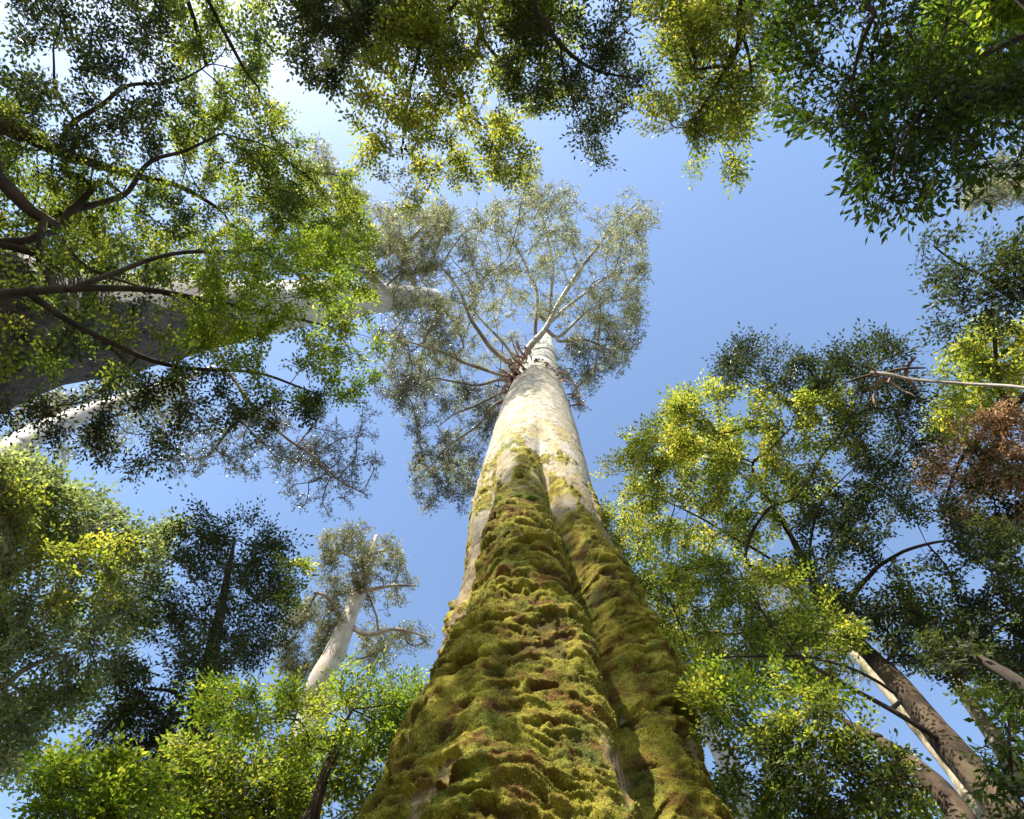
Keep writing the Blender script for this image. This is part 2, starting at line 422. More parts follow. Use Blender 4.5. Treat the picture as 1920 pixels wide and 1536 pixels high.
# ------------------------------------------------------------------ ground
gm, t, b, out = mat('forest_floor')
tc = nd(t, 'TexCoord'); n1 = nd(t, 'TexNoise', Scale=.35, Detail=8.0, Roughness=.7); n2 = nd(t, 'TexNoise', Scale=14.0, Detail=6.0, Roughness=.7)
t.links.new(tc.outputs['Object'], n1.inputs['Vector']); t.links.new(tc.outputs['Object'], n2.inputs['Vector'])
c1 = ramp(t, n2.outputs[0], [(.3, (.03, .018, .01)), (.5, (.10, .06, .035)), (.7, (.2, .14, .08))])
c2 = ramp(t, n2.outputs[0], [(.3, (.02, .04, .01)), (.7, (.09, .13, .03))])
f1 = ramp(t, n1.outputs[0], [(.45, (0, 0, 0)), (.6, (1, 1, 1))])
t.links.new(mix(t, f1.outputs[0], c1.outputs[0], c2.outputs[0]), b.inputs['Base Color']); b.inputs['Roughness'].default_value = .95
bp = nd(t, 'Bump', Strength=.6, Distance=.05); t.links.new(n2.outputs[0], bp.inputs['Height']); t.links.new(bp.outputs[0], b.inputs['Normal'])
u = np.sign(np.linspace(-1, 1, 141)) * np.abs(np.linspace(-1, 1, 141)) ** 2.2 * 900
gx, gy = np.meshgrid(u, u); gz = fbm(np.stack([gx / 9, gy / 9, gx * 0], -1), 4) * .55 * sst(2, 14, np.hypot(gx, gy)) - .04
i = np.arange(140)[:, None] * 141 + np.arange(140)[None]
Q = np.stack([i, i + 1, i + 142, i + 141], -1).reshape(-1, 4)
go = mesh_tris('ground', np.stack([gx, gy, gz], -1).reshape(-1, 3), Q, gm, None, True); go['kind'] = 'structure'

# ------------------------------------------------------------------ the giant mossy gum
MX, MD = 0.0, 6.0
HT = np.array([-1.9, 0, 2, 5, 5.6, 6.4, 7.6, 9, 11, 14, 19, 25, 34, 44, 62, 74])          # height above the camera
RT = np.array([2.6, 2.2, 1.85, 1.58, 1.56, 1.54, 1.50, 1.50, 1.53, 1.64, 1.64, 1.66, 1.50, 1.36, 1.05, .3])
AXT = np.array([.06, .06, .06, .06, .08, .08, .05, .0, -.10, -.2, -.24, -.26, -.20, -.02, .3, .5])
R_MAIN = lambda h: np.interp(h, HT, RT)
def main_surface(th, h, detail=True):
    """th: angle from the side that faces the camera, positive to the right; h: metres above the camera"""
    r = R_MAIN(h)
    dg = np.degrees(th)
    g = np.interp(h, [0, 5, 6.5, 8, 10, 12, 14, 18], [38, 33, 27, 22, 17, 11, 6, 3])       # the crevice
    gd = np.interp(h, [0, 5, 8, 12, 15, 20], [.80, .78, .66, .42, .16, 0])
    gl = np.interp(h, [0, 5, 6, 7.5, 10, 14], [-80, -66, -55, -47, -39, -36])                          # left edge of the front buttress
    c1 = (g + gl) / 2; w1 = (g - gl) / 2
    fr = np.interp(h, [0, 5, 8, 12, 16, 20], [.42, .40, .34, .24, .12, 0])
    x1 = (dg - c1) / w1
    r = r + fr * np.where(np.abs(x1) < 1.25, np.clip(np.cos(np.clip(x1, -1.25, 1.25) / 1.25 * np.pi / 2), 0, 1) ** 1.1, 0)
    r = r - gd * np.exp(-np.abs((dg - g) / 9.0) ** 1.6)
    x2 = (dg - g - 36) / 30
    r = r + .5 * fr * np.exp(-x2 ** 2)
    r = r - .20 * np.exp(-((dg - gl + 6) / 7) ** 2) * sst(16, 8, h)
    # lobes on the sides away from the camera
    r = r + .16 * sst(16, 0, h) * np.cos(np.radians(dg) * 5 + 1) * sst(85, 120, np.abs(dg))
    ax = np.interp(h, HT, AXT)
    p0 = np.stack([np.sin(th) * r, -np.cos(th) * r, h], -1)
    # swellings
    low = sst(17, 7, h)
    r = r + .20 * sst(11, 4, h) * fbm(np.stack([th * 3.2 + .25 * h ** .5, h * .16, th * 0], -1), 3, 6)
    r = r + .22 * low * fbm(p0 * [.75, .75, .42], 2, 3) + .07 * fbm(p0 * [.8, .8, .25], 2, 8)
    moss = np.zeros_like(r); led = np.zeros_like(r)
    if detail:
        m0 = sst(12.6, 9.2, h + 7.0 * fbm(p0 * [1.3, 1.3, .6], 4, 21)) * (1 - .6 * sst(-.05, .25, fbm(p0 * [3, 3, 1.6], 4, 22)) * sst(8, 12, h))
        band = sst(gl + 4, gl - 8, dg + 34 * fbm(p0 * [1.6, 1.6, 1.0], 4, 23))                                   # barer strip left of the buttress
        m0 = m0 * (1 - .78 * band * sst(3.6, 5.5, h))
        # bare patch low on the right side of the buttress
        bare = np.exp(-(((dg - (g - 15) + 9 * fbm(p0 * 2.5, 3, 57)) / 7) ** 2 + ((h - 3.95 + .6 * fbm(p0 * 3, 3, 58)) / .45) ** 2)) * 1.25
        gap = sst(.36, .46, fbm(p0 * [2.6, 2.6, 1.7], 5, 55))
        moss = np.clip(m0 * (1 - .8 * gap) - bare, 0, 1)
        up_ = .75 * sst(.06, .24, fbm(p0 * [2.4, 2.4, 1.1], 5, 24)) * sst(19, 11, h) * sst(5, 8, h)     # thinning tufts higher up
        moss = np.maximum(moss, up_)
        warp = fbm(p0 * [.8, .8, 1.0], 3, 61) * 2.6 - .55 * np.abs(x1) ** 1.5
        far = 1 - .5 * sst(6, 11, h)
        for fq, am, sd_ in ((2.3, .085, 1), (5.2, .05, 5)):
            u = h * fq + warp * (1.7 if fq < 3 else 2.8) + sd_
            f = 1 - (u - np.floor(u))                                    # grows towards the underside of each shelf
            prof = np.where(f < .76, (f / .76) ** 1.7, ((1 - f) / .24) ** .8)
            on = sst(-.15, .25, noise(np.stack([p0[..., 0] * 2.2, p0[..., 1] * 2.2, np.floor(u) * 3.1 + sd_], -1), 71))
            led = led + am * prof * on * far
        wp = p0 + .25 * np.stack([fbm(p0 * 1.3, 3, 101 + k * 9) for k in range(3)], -1)
        bil = lambda sc, sd__: np.abs(noise(wp * sc, sd__))              # rounded cushions with sharp creases between them
        led = .9 * led + far * .72 * (.15 * np.abs(fbm(wp * np.array([1.3, 1.3, 3.2]), 3, 301)) * 1.6 + .05 * bil(np.array([1.5, 1.5, 3.6]), 201) + .09 * bil(np.array([3.4, 3.4, 7.0]), 202) + .06 * bil(np.array([8, 8, 13.]), 203) + .04 * bil(np.array([19, 19, 26.]), 204) + .022 * bil(np.array([43, 43, 50.]), 205))
        steep = 1 - .55 * sst(0, 1, np.exp(-((h - 4.6) / 1.0) ** 2))
        r = r + moss * led * steep
        r = r + moss * (.10 * fbm(p0 * 2.4, 3, 81) + .045 * fbm(p0 * 8, 3, 82) + .018 * fbm(p0 * 26, 2, 83))
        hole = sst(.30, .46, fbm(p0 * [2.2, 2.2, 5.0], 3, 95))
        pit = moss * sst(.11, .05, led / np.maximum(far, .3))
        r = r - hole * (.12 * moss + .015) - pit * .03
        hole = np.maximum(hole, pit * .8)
        r = r + (1 - moss) * .03 * fbm(p0 * [11, 11, 3.5], 4, 93) * sst(14, 8, h)
        r = r + (1 - moss) * .018 * fbm(p0 * [5, 5, 2.2], 4, 91) * sst(34, 20, h)
        # thicker bark below the ragged collar where the bark has shed
        col = 31 + 2.2 * noise(np.stack([th * 2.0, th * 0, th * 0], -1), 14) - 5.5 * sst(25, 60, dg) + .8 * fbm(p0 * [3, 3, 0], 3, 15)
        bark = sst(.25, -.25, h - col)
        r = r + .07 * bark
        r = r + (1 - bark) * .03 * np.sin(h * 2.2 + 2 * fbm(p0 * [.5, .5, .3], 2, 17) * 4) * sst(55, 35, h)
    else: bark = r * 0
    return np.stack([ax + np.sin(th) * r, MD - np.cos(th) * r, h + CAM[2]], -1), moss, bark, led, (hole if detail else bark)

mm, t, b, out = mat('mossy_gum_bark')
tc = nd(t, 'TexCoord'); at_m = nd(t, 'Attribute', attribute_name='moss'); at_b = nd(t, 'Attribute', attribute_name='bark'); at_h = nd(t, 'Attribute', attribute_name='height')
at_o = nd(t, 'Attribute', attribute_name='hole')
def nz_(scale, st=(1, 1, 1), d=6.0, ro=.6):
    mp = nd(t, 'Mapping'); mp.inputs['Scale'].default_value = st; t.links.new(tc.outputs['Object'], mp.inputs[0])
    n = nd(t, 'TexNoise', Scale=scale, Detail=d, Roughness=ro); t.links.new(mp.outputs[0], n.inputs['Vector']); return n.outputs[0]
big, mid, fine = nz_(.8), nz_(3.2, (1, 1, .8)), nz_(45, (1, 1, 1), 4.0, .75)
# smooth upper bark: cream white with grey-green and pinkish stains
up = ramp(t, nz_(.8, (1, 1, .35)), [(.3, (.33, .35, .28)), (.45, (.47, .46, .40)), (.6, (.52, .49, .43)), (.72, (.33, .27, .23))])
# old bark: pale, with dark lens-shaped flecks and ochre lichen
ob = ramp(t, nz_(2.6, (1, 1, .6), 8.0, .7), [(.32, (.24, .18, .11)), (.45, (.38, .33, .25)), (.58, (.47, .43, .36)), (.72, (.34, .26, .16))])
li = ramp(t, nz_(1.7, (1, 1, .5), 8.0, .65), [(.42, (0, 0, 0)), (.58, (1, 1, 1))])
lz = ramp(t, at_h.outputs['Fac'], [(0, (.8, .8, .8)), (.27, (.95, .95, .95)), (.34, (.3, .3, .3)), (.44, (0, 0, 0))])
ochre = ramp(t, mid, [(.35, (.24, .18, .06)), (.6, (.44, .34, .14))])
oldb = mix(t, math_(t, 'MULTIPLY', li.outputs[0], lz.outputs[0]), ob.outputs[0], ochre.outputs[0])
fl = ramp(t, nz_(3.6, (1, 1, 1.9), 4.0, .62), [(.39, (1, 1, 1)), (.43, (0, 0, 0))])
oldb = mix(t, math_(t, 'MULTIPLY', fl.outputs[0], .8), oldb, (.12, .075, .045))
crk = ramp(t, nz_(8.5, (1, 1, .55), 5.0, .7), [(.37, (1, 1, 1)), (.42, (0, 0, 0))])
oldb = mix(t, math_(t, 'MULTIPLY', crk.outputs[0], .7), oldb, (.13, .085, .05))
stn = ramp(t, nz_(1.1, (1, 1, .22), 7.0, .65), [(.5, (0, 0, 0)), (.66, (1, 1, 1))])
oldb = mix(t, math_(t, 'MULTIPLY', stn.outputs[0], .55), oldb, (.22, .19, .12))
barkc = mix(t, at_b.outputs['Fac'], up.outputs[0], oldb)
wet = ramp(t, nz_(4.5, (1, 1, .5), 8.0, .7), [(.3, (.06, .04, .018)), (.5, (.20, .145, .07)), (.68, (.36, .28, .16))])      # damp weathered bark near the ground
wz = ramp(t, math_(t, 'ADD', at_h.outputs['Fac'], math_(t, 'MULTIPLY', math_(t, 'SUBTRACT', big, .5), .12)), [(.13, (1, 1, 1)), (.24, (0, 0, 0))])
barkc = mix(t, wz.outputs[0], barkc, wet.outputs[0])
# moss: yellow-green cushions, deep green in damp spots, rust-brown where it has died back
mo = ramp(t, math_(t, 'ADD', math_(t, 'MULTIPLY', mid, .55), math_(t, 'MULTIPLY', fine, .45)), [(.30, (.03, .032, .006)), (.42, (.15, .145, .014)), (.52, (.37, .32, .032)), (.64, (.58, .49, .075))])
gr = ramp(t, nz_(1.3, (1, 1, 1), 3.0), [(.52, (0, 0, 0)), (.66, (.75, .75, .75))])
mo2 = mix(t, gr.outputs[0], mo.outputs[0], (.09, .15, .016))
ru = ramp(t, nz_(2.3, (1, 1, 1.6), 6.0, .7), [(.49, (0, 0, 0)), (.60, (.9, .9, .9))])
mo3 = mix(t, ru.outputs[0], mo2, (.16, .07, .016))
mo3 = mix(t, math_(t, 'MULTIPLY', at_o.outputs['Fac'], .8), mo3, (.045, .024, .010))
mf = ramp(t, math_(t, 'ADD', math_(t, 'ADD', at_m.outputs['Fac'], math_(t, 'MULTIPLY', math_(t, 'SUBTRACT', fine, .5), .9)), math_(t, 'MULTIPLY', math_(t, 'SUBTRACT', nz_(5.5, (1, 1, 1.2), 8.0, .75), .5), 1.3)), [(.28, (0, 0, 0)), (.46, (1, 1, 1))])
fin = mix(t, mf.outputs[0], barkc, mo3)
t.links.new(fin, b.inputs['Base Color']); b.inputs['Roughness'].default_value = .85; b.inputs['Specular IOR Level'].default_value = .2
hb = math_(t, 'ADD', math_(t, 'MULTIPLY', fine, math_(t, 'ADD', math_(t, 'MULTIPLY', at_m.outputs['Fac'], .8), .12)), math_(t, 'MULTIPLY', nz_(16, (1, 1, .7), 6.0, .7), .6))
bp = nd(t, 'Bump', Strength=1.0, Distance=.06); t.links.new(hb, bp.inputs['Height']); t.links.new(bp.outputs[0], b.inputs['Normal'])
MAIN_MAT = mm

main = empty('mountain_ash_tree', (AXT[1], MD, 0), label='giant gum tree in the middle, trunk mossy yellow-green below and smooth white above', cat='tree')
nc, nr_ = 560, 820
s_ = np.linspace(-1, 1, nc, endpoint=False)
th = np.where(np.abs(s_) < .82, s_ / .82 * R_(95), np.sign(s_) * (R_(95) + (np.abs(s_) - .82) / .18 * R_(85)))
hh = np.concatenate([np.linspace(-1.9, 2.6, 40, endpoint=False), np.geomspace(2.6, 40, nr_ - 110, endpoint=False), np.linspace(40, 74, 70)])
TH, HH = np.meshgrid(th, hh)
Pm, moss, barkm, led, hole = main_surface(TH, HH)
i = np.arange(len(hh) - 1)[:, None] * nc; j = np.arange(nc)[None]; j2 = (j + 1) % nc
Q = np.stack([i + j, i + j2, i + nc + j2, i + nc + j], -1).reshape(-1, 4)
mesh_tris('trunk', Pm.reshape(-1, 3), Q, MAIN_MAT, main, True, attrs={'moss': moss.ravel(), 'bark': barkm.ravel(), 'height': np.clip(HH.ravel() / 60, 0, 1), 'hole': hole.ravel()})

# tufts of moss standing off the cushions
mt, t, b, out = mat('moss_tuft')
g = nd(t, 'NewGeometry'); tc = nd(t, 'TexCoord'); n1 = nd(t, 'TexNoise', Scale=3.0, Detail=5.0); t.links.new(tc.outputs['Object'], n1.inputs['Vector'])
v = math_(t, 'ADD', math_(t, 'MULTIPLY', g.outputs['Random Per Island'], .4), math_(t, 'MULTIPLY', n1.outputs[0], .7))
r = ramp(t, v, [(.25, (.14, .06, .015)), (.36, (.07, .07, .01)), (.46, (.22, .20, .02)), (.6, (.46, .40, .04)), (.82, (.66, .56, .11))])
t.links.new(r.outputs[0], b.inputs['Base Color']); b.inputs['Roughness'].default_value = .8
tr2 = nd(t, 'BsdfTranslucent'); t.links.new(r.outputs[0], tr2.inputs[0]); ms = nd(t, 'MixShader'); ms.inputs[0].default_value = .3
t.links.new(b.outputs[0], ms.inputs[1]); t.links.new(tr2.outputs[0], ms.inputs[2]); t.links.new(ms.outputs[0], out.inputs[0])
nt = 170000
rr_ = np.clip((rng.beta(1.0, 2.3, nt) * (nr_ - 150)).astype(int) + 44, 0, len(hh) - 3); cc_ = rng.integers(int(nc * .06), int(nc * .94), nt)
keep = (moss[rr_, cc_] > .45) & (hole[rr_, cc_] < .5); rr_, cc_ = rr_[keep], cc_[keep]
fu, fv = rng.uniform(0, 1, (2, len(rr_), 1))
p = Pm[rr_, cc_] * (1 - fu) * (1 - fv) + Pm[rr_ + 1, cc_] * fu * (1 - fv) + Pm[rr_, cc_ + 1] * (1 - fu) * fv + Pm[rr_ + 1, cc_ + 1] * fu * fv
nn = unit(np.cross(Pm[rr_, cc_ + 1] - Pm[rr_, cc_], Pm[rr_ + 1, cc_] - Pm[rr_, cc_]))
Rr = np.linalg.norm(p - CAM, axis=1)
d = unit(nn + rng.normal(0, .55, nn.shape) + [0, 0, -.15]); ln = (.008 + .0017 * Rr) * rng.uniform(.5, 1.4, len(p))
sd_ = unit(np.cross(d, rng.normal(0, 1, d.shape))) * (ln * .22)[:, None]
V = np.stack([p - sd_ - nn * .005, p + sd_ - nn * .005, p + d * ln[:, None]], 1).reshape(-1, 3)
o = mesh_tris('moss', V, np.arange(len(V)).reshape(-1, 3), mt, main); o['kind'] = 'stuff'

# its crown: grown with the same tree builder, on a skeleton inside the trunk
class Crown(Tree):
    def __init__(s, root, pts, rr, limb, bf=.35, curl=.1):
        s.root = root; s.limb = B[limb]; s.regs = []; s.bf = bf; s.curl = curl; s.P, s.par, s.rad = [], [], []; s._add(pts, rr, -1)
hk = np.linspace(30, 73, 22)
cr = Crown(main, np.stack([np.interp(hk, HT, AXT), np.full(22, MD), hk + CAM[2]], -1), R_MAIN(hk), 'limb', bf=.22)
for r0, pts in (
    (.42, [(970, 690, 38), (927, 660, 39), (887, 600, 40), (857, 540, 41), (820, 493, 43), (800, 440, 45)]),
    (.30, [(975, 680, 39), (940, 640, 41), (897, 593, 43), (860, 560, 44)]),
    (.62, [(980, 690, 39), (993, 650, 42), (1023, 613, 45), (1043, 573, 47), (1083, 507, 49), (1127, 457, 50), (1160, 410, 51), (1200, 375, 52)]),
    (.34, [(1003, 625, 48), (1007, 550, 50), (993, 517, 50), (970, 467, 51), (950, 447, 51), (930, 410, 52)]),
    (.36, [(1030, 605, 46), (1067, 573, 48), (1107, 543, 49), (1150, 510, 50), (1187, 483, 50)]),
    (.34, [(1048, 632, 45), (1080, 603, 46), (1103, 583, 46), (1140, 560, 47)]),
    (.32, [(962, 704, 37), (940, 703, 37), (873, 680, 38), (827, 660, 38), (763, 640, 39), (730, 630, 39)]),
    (.26, [(958, 712, 36), (933, 713, 36), (893, 722, 36), (840, 715, 37), (810, 710, 37), (765, 722, 37)]),
    (.20, [(955, 730, 35), (933, 740, 35), (893, 760, 35), (853, 777, 35), (820, 800, 35)]),
    (.20, [(952, 745, 34), (923, 763, 34), (893, 800, 34), (840, 837, 34), (800, 880, 34)]),
    (.36, [(1025, 600, 50), (1033, 560, 51), (1035, 500, 52), (1023, 443, 53), (1012, 390, 53), (1005, 340, 54)]),
    (.30, [(1053, 640, 44), (1100, 637, 44), (1147, 657, 45), (1180, 640, 45)]),
    (.24, [(1057, 700, 38), (1075, 720, 38), (1090, 760, 38)]),
    (.22, [(960, 720, 35), (935, 800, 34), (915, 860, 33), (900, 920, 33)])):
    cr.bough(PX(*pts), r0 * .55, .03, join=True, sides=8)
MAINPOLY = [(700, 410), (760, 390), (850, 380), (900, 400), (960, 370), (985, 310), (1040, 330), (1090, 380), (1140, 370), (1190, 350), (1235, 400), (1215, 450), (1215, 510), (1205, 560),
            (1200, 620), (1180, 680), (1120, 700), (1110, 760), (1085, 780), (1060, 700), (960, 700), (940, 800), (900, 870), (870, 960), (830, 930), (800, 960), (770, 900), (780, 820), (740, 770), (715, 650), (740, 560), (710, 500)]
cr.fol(MAINPOLY, (34, 52), 1.1, 5.2, 'euc', 'euc', .50, 34, k=2.3)
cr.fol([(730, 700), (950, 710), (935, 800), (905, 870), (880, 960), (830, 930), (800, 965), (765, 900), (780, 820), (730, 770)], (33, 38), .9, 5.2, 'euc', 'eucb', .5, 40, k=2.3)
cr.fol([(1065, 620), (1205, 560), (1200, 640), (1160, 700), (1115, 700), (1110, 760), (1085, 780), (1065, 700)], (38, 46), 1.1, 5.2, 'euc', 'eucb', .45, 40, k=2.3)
cr.grow(twig_r=.0105, limb_r=.075, power=.40, twigmat=B['twig'])

# bark hanging in ribbons round the fork and at the ragged collar
rm = bark_mat('ribbon_bark', [(.10, .045, .03), (.22, .12, .085), (.38, .28, .22)], 2, (1, 1, .3), .3)
def ribbon(p, d, ln, w, root, seed, sag=.6):
    r = np.random.default_rng(seed); k = 7; pts = [np.array(p, float)]; d = unit(np.array(d, float))
    for q in range(k - 1):
        d = unit(d + r.normal(0, .22, 3) + np.array([0, 0, -sag * .35])); pts.append(pts[-1] + d * ln / (k - 1))
    pts = np.array(pts); a = r.uniform(0, 6); side = np.stack([np.cos(a + np.arange(k) * .35), np.sin(a + np.arange(k) * .35), np.full(k, .2)], -1)
    T = unit(np.gradient(pts, axis=0)); side = unit(side - np.sum(side * T, 1, keepdims=True) * T); nrm = np.cross(T, side)
    ww = (w * np.array([.8, 1, 1, .95, .8, .6, .2]))[:, None]
    V = np.concatenate([pts - side * ww, pts + nrm * ww * .45, pts + side * ww]); Q = []
    for b0 in (0, k):
        for q in range(k - 1): Q.append((b0 + q, b0 + q + 1, b0 + k + q + 1, b0 + k + q))
    return mesh_tris('bark_ribbon', V, np.array(Q), rm, root, True)
for q in range(95):
    hq = rng.uniform(29, 42); tq = R_(rng.normal(-62, 20))
    ps, *_ = main_surface(np.array([tq]), np.array([hq])); outw = np.array([math.sin(tq), -math.cos(tq), 0])
    ribbon(ps[0] + outw * .02, outw * rng.uniform(.1, .7) + [0, 0, rng.uniform(-1.2, .2)] + rng.normal(0, .3, 3), rng.uniform(.8, 3.4), rng.uniform(.03, .085), main, 100 + q, 1.1)
for q in range(46):
    tq = R_(rng.uniform(-70, 75)); dgq = math.degrees(tq)
    colq = 31 + 2.2 * noise(np.array([[tq * 2.0, 0, 0]]), 14)[0] - 5.5 * sst(25, 60, dgq)
    ps, *_ = main_surface(np.array([tq]), np.array([colq])); outw = np.array([math.sin(tq), -math.cos(tq), 0])
    ribbon(ps[0] + outw * .03, outw * .5 + [rng.normal(0, .3), 0, -1], rng.uniform(.5, 1.2) * (2.6 if dgq > 40 else 1), rng.uniform(.03, .09), main, 300 + q, .9)

# ------------------------------------------------------------------ second giant, its trunk coming in from the left
g2 = PX((-420, 640, 11.5), (0, 612, 14), (150, 606, 16), (300, 598, 19), (500, 578, 25), (690, 560, 33), (812, 558, 45))
T2 = Tree('gum_tree', 'huge gum tree whose thick pale trunk reaches in sideways from the left edge', 'tall gum trees',
          (g2[0][0] - .6, g2[0][1] + .2, 0), g2, [2.0, 1.75, 1.45, 1.35, 1.25, 1.1, .95, .72], 'tall', 'limb', bf=.22, rough=.13, sides=48)
T2.bough(PX((806, 566, 45), (818, 578, 44), (820, 600, 43), (800, 628, 42), (794, 642, 42)), .45, .12)
T2.bough(PX((780, 540, 42), (760, 470, 42), (800, 420, 43), (840, 380, 44)), .3, .05)
T2.bough(PX((720, 545, 35), (695, 520, 35), (690, 490, 36), (640, 430, 37), (600, 380, 38)), .35, .06)
T2.bough(PX((640, 570, 30), (600, 680, 30), (620, 740, 30)), .09, .03)
T2.bough(PX((800, 560, 44), (850, 600, 44), (870, 650, 44)), .3, .05)
T2.bough(PX((430, 700, 24), (483, 773, 23), (533, 820, 23), (583, 853, 23), (633, 900, 23), (690, 930, 23)), .075, .02, join=False)
T2.fol([(540, 330), (600, 260), (640, 330), (700, 380), (780, 390), (850, 390), (830, 540), (700, 520), (560, 500)], (33, 44), 1.5, 5.0, 'euc', 'euc', .40, 50, k=2.3)
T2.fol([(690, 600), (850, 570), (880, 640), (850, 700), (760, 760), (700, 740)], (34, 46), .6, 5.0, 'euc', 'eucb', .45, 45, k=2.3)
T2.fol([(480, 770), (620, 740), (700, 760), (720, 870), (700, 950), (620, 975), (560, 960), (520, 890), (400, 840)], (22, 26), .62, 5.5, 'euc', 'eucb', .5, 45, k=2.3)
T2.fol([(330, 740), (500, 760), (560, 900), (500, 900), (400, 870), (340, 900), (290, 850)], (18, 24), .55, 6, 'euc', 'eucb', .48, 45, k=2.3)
T2.grow(twig_r=.014, limb_r=.07, power=.42, twigmat=B['twig'])

# third gum, low at the left edge
g3 = PX((-300, 960, 24), (0, 850, 29), (40, 828, 30), (130, 785, 33), (270, 738, 38), (400, 690, 45))
T3 = Tree('gum_tree', 'slender white gum tree slanting in low from the left edge behind drooping leaves', 'tall gum trees', (g3[0][0] - 3, g3[0][1] + 1, 0), g3,
          [.9, .6, .5, .48, .42, .36, .2], 'white', 'limb', bf=.25)
T3.fol([(0, 760), (130, 730), (300, 690), (360, 720), (330, 820), (200, 850), (60, 850), (0, 880)], (30, 40), .7, 5.5, 'euc', 'pale', .45, 50, k=2.3)
T3.grow(twig_r=.014, limb_r=.06, twigmat=B['twig'])

# far gum between the big trunk and the dark tree
g4 = PX((560, 1420, 44), (600, 1285, 45), (632, 1215, 46), (664, 1130, 48), (690, 1062, 50), (706, 1005, 52))
T4 = Tree('gum_tree', 'far white gum tree with tufted grey-green crown against sky left of the mossy trunk', 'tall gum trees', (g4[0][0] - 2, g4[0][1] + 12, 0), g4,
          [1.6, 1.1, .92, .8, .6, .42, .2], 'white', 'limb', bf=.2)
for r0, pts in ((.3, [(650, 1170, 47), (690, 1190, 46), (740, 1180, 46), (800, 1195, 46)]), (.25, [(672, 1110, 48), (720, 1100, 47), (780, 1098, 47)]), (.28, [(640, 1160, 47), (615, 1120, 47), (590, 1110, 47)]),
                (.2, [(690, 1060, 50), (650, 1040, 50), (610, 1035, 50)]), (.2, [(695, 1040, 51), (740, 1030, 51), (760, 1060, 51)])):
    T4.bough(PX(*pts), r0, .06)
for pl, ta in (([(600, 1010), (660, 985), (735, 1000), (765, 1060), (700, 1130), (640, 1140), (590, 1090), (605, 1050)], 1.0), ([(520, 1170), (590, 1110), (640, 1150), (640, 1210), (600, 1290), (530, 1270)], 1.2),
               ([(680, 1190), (730, 1165), (810, 1180), (812, 1215), (760, 1225), (690, 1270), (660, 1240)], .8), ([(715, 1090), (780, 1085), (785, 1110), (730, 1150), (690, 1150)], .5)):
    T4.fol(pl, (46, 53), ta * 1.7, 5.4, 'euc', 'pale', .45, 34, k=2.3)
T4.grow(twig_r=.02, limb_r=.09, twigmat=B['twig'])

# gum whose tip shows at the right edge
g5 = PX((2300, 560, 40), (2150, 470, 44), (2000, 380, 48), (1880, 340, 50))
T5 = Tree('gum_tree', 'grey-gold tip of a distant gum tree poking in at the upper right edge', 'tall gum trees', (g5[0][0] + 4, g5[0][1] + 1, 0), g5, [.9, .7, .5, .3, .1], 'white', 'limb')
T5.fol([(1800, 400), (1808, 330), (1830, 300), (1870, 285), (1930, 270), (2060, 300), (2060, 420), (1900, 370), (1850, 402)], (42, 50), 1.1, 5, 'euc', 'pale', .4, 40, k=2.3)
T5.grow(twig_r=.02, limb_r=.09, twigmat=B['twig'])

# ------------------------------------------------------------------ myrtle beeches round the clearing
GB = 'dark-stemmed beech trees round the clearing'
# upper left: tree with heavy dark limbs
lb = PX((-620, 330, 9.0), (-300, 330, 10), (-40, 335, 11))
TA = Tree('beech_tree', 'dark-limbed tree filling the upper left, its crooked boughs crossing in front of blue sky', GB, (lb[0][0] - .8, lb[0][1] - .2, 0), lb, [.55, .45, .38, .26], 'dark', bf=.3)
TA.bough(PX((0, 337, 11), (55, 393, 11.2), (110, 425, 11.3), (133, 400, 11.5), (150, 385, 11.6), (190, 340, 12), (233, 367, 12.2)), .11, .025)
TA.bough(PX((-30, 230, 12), (67, 262, 12.3), (133, 290, 12.6), (200, 313, 13), (267, 332, 13.4), (340, 350, 13.8), (420, 400, 14)), .13, .03, mat_=B['brown'])
TA.bough(PX((140, 393, 11.6), (233, 367, 12), (283, 300, 12.4), (350, 280, 12.8), (420, 250, 13)), .06, .015)
TA.bough(PX((133, 240, 12.5), (187, 200, 12.7), (250, 160, 13), (333, 153, 13.2), (400, 120, 13.5)), .05, .012)
TA.bough(PX((75, 440, 11), (78, 490, 10.8), (105, 545, 10.5), (150, 600, 10.3), (205, 650, 10), (260, 700, 10)), .055, .015)
TA.bough(PX((0, 457, 11), (50, 450, 11), (100, 440, 11.2), (160, 500, 11.5), (240, 530, 11.6), (330, 560, 11.6)), .07, .012)
TA.bough(PX((120, 320, 12), (150, 250, 12.4), (110, 180, 12.8), (100, 90, 13)), .05, .012)
TA.fol([(30, -30), (300, -30), (330, 200), (300, 330), (150, 330), (60, 230), (0, 210), (-60, 130), (50, 110)], (11, 15), .62, 6.8, 'beech', 'dark', .50, 55)
TA.fol([(300, -30), (530, -30), (490, 140), (540, 240), (590, 280), (560, 430), (330, 330), (320, 200)], (11, 15), .95, 6.6, 'beech', 'beech', .46, 55)
TA.fol([(-60, 130), (60, 230), (170, 320), (300, 330), (480, 380), (600, 300), (650, 330), (710, 480), (560, 520), (300, 530), (-60, 480)], (11, 15), 1.05, 6.6, 'beech', 'beech', .44, 60)
TA.fol([(440, 230), (540, 240), (620, 320), (700, 430), (690, 520), (560, 520), (430, 420)], (12, 15), .25, 6.5, 'beech', 'gold', .46, 50)
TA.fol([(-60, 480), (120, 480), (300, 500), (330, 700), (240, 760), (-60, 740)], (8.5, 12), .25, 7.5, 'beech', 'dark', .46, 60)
TA.grow(twig_r=.0042, limb_r=.028, power=.42)

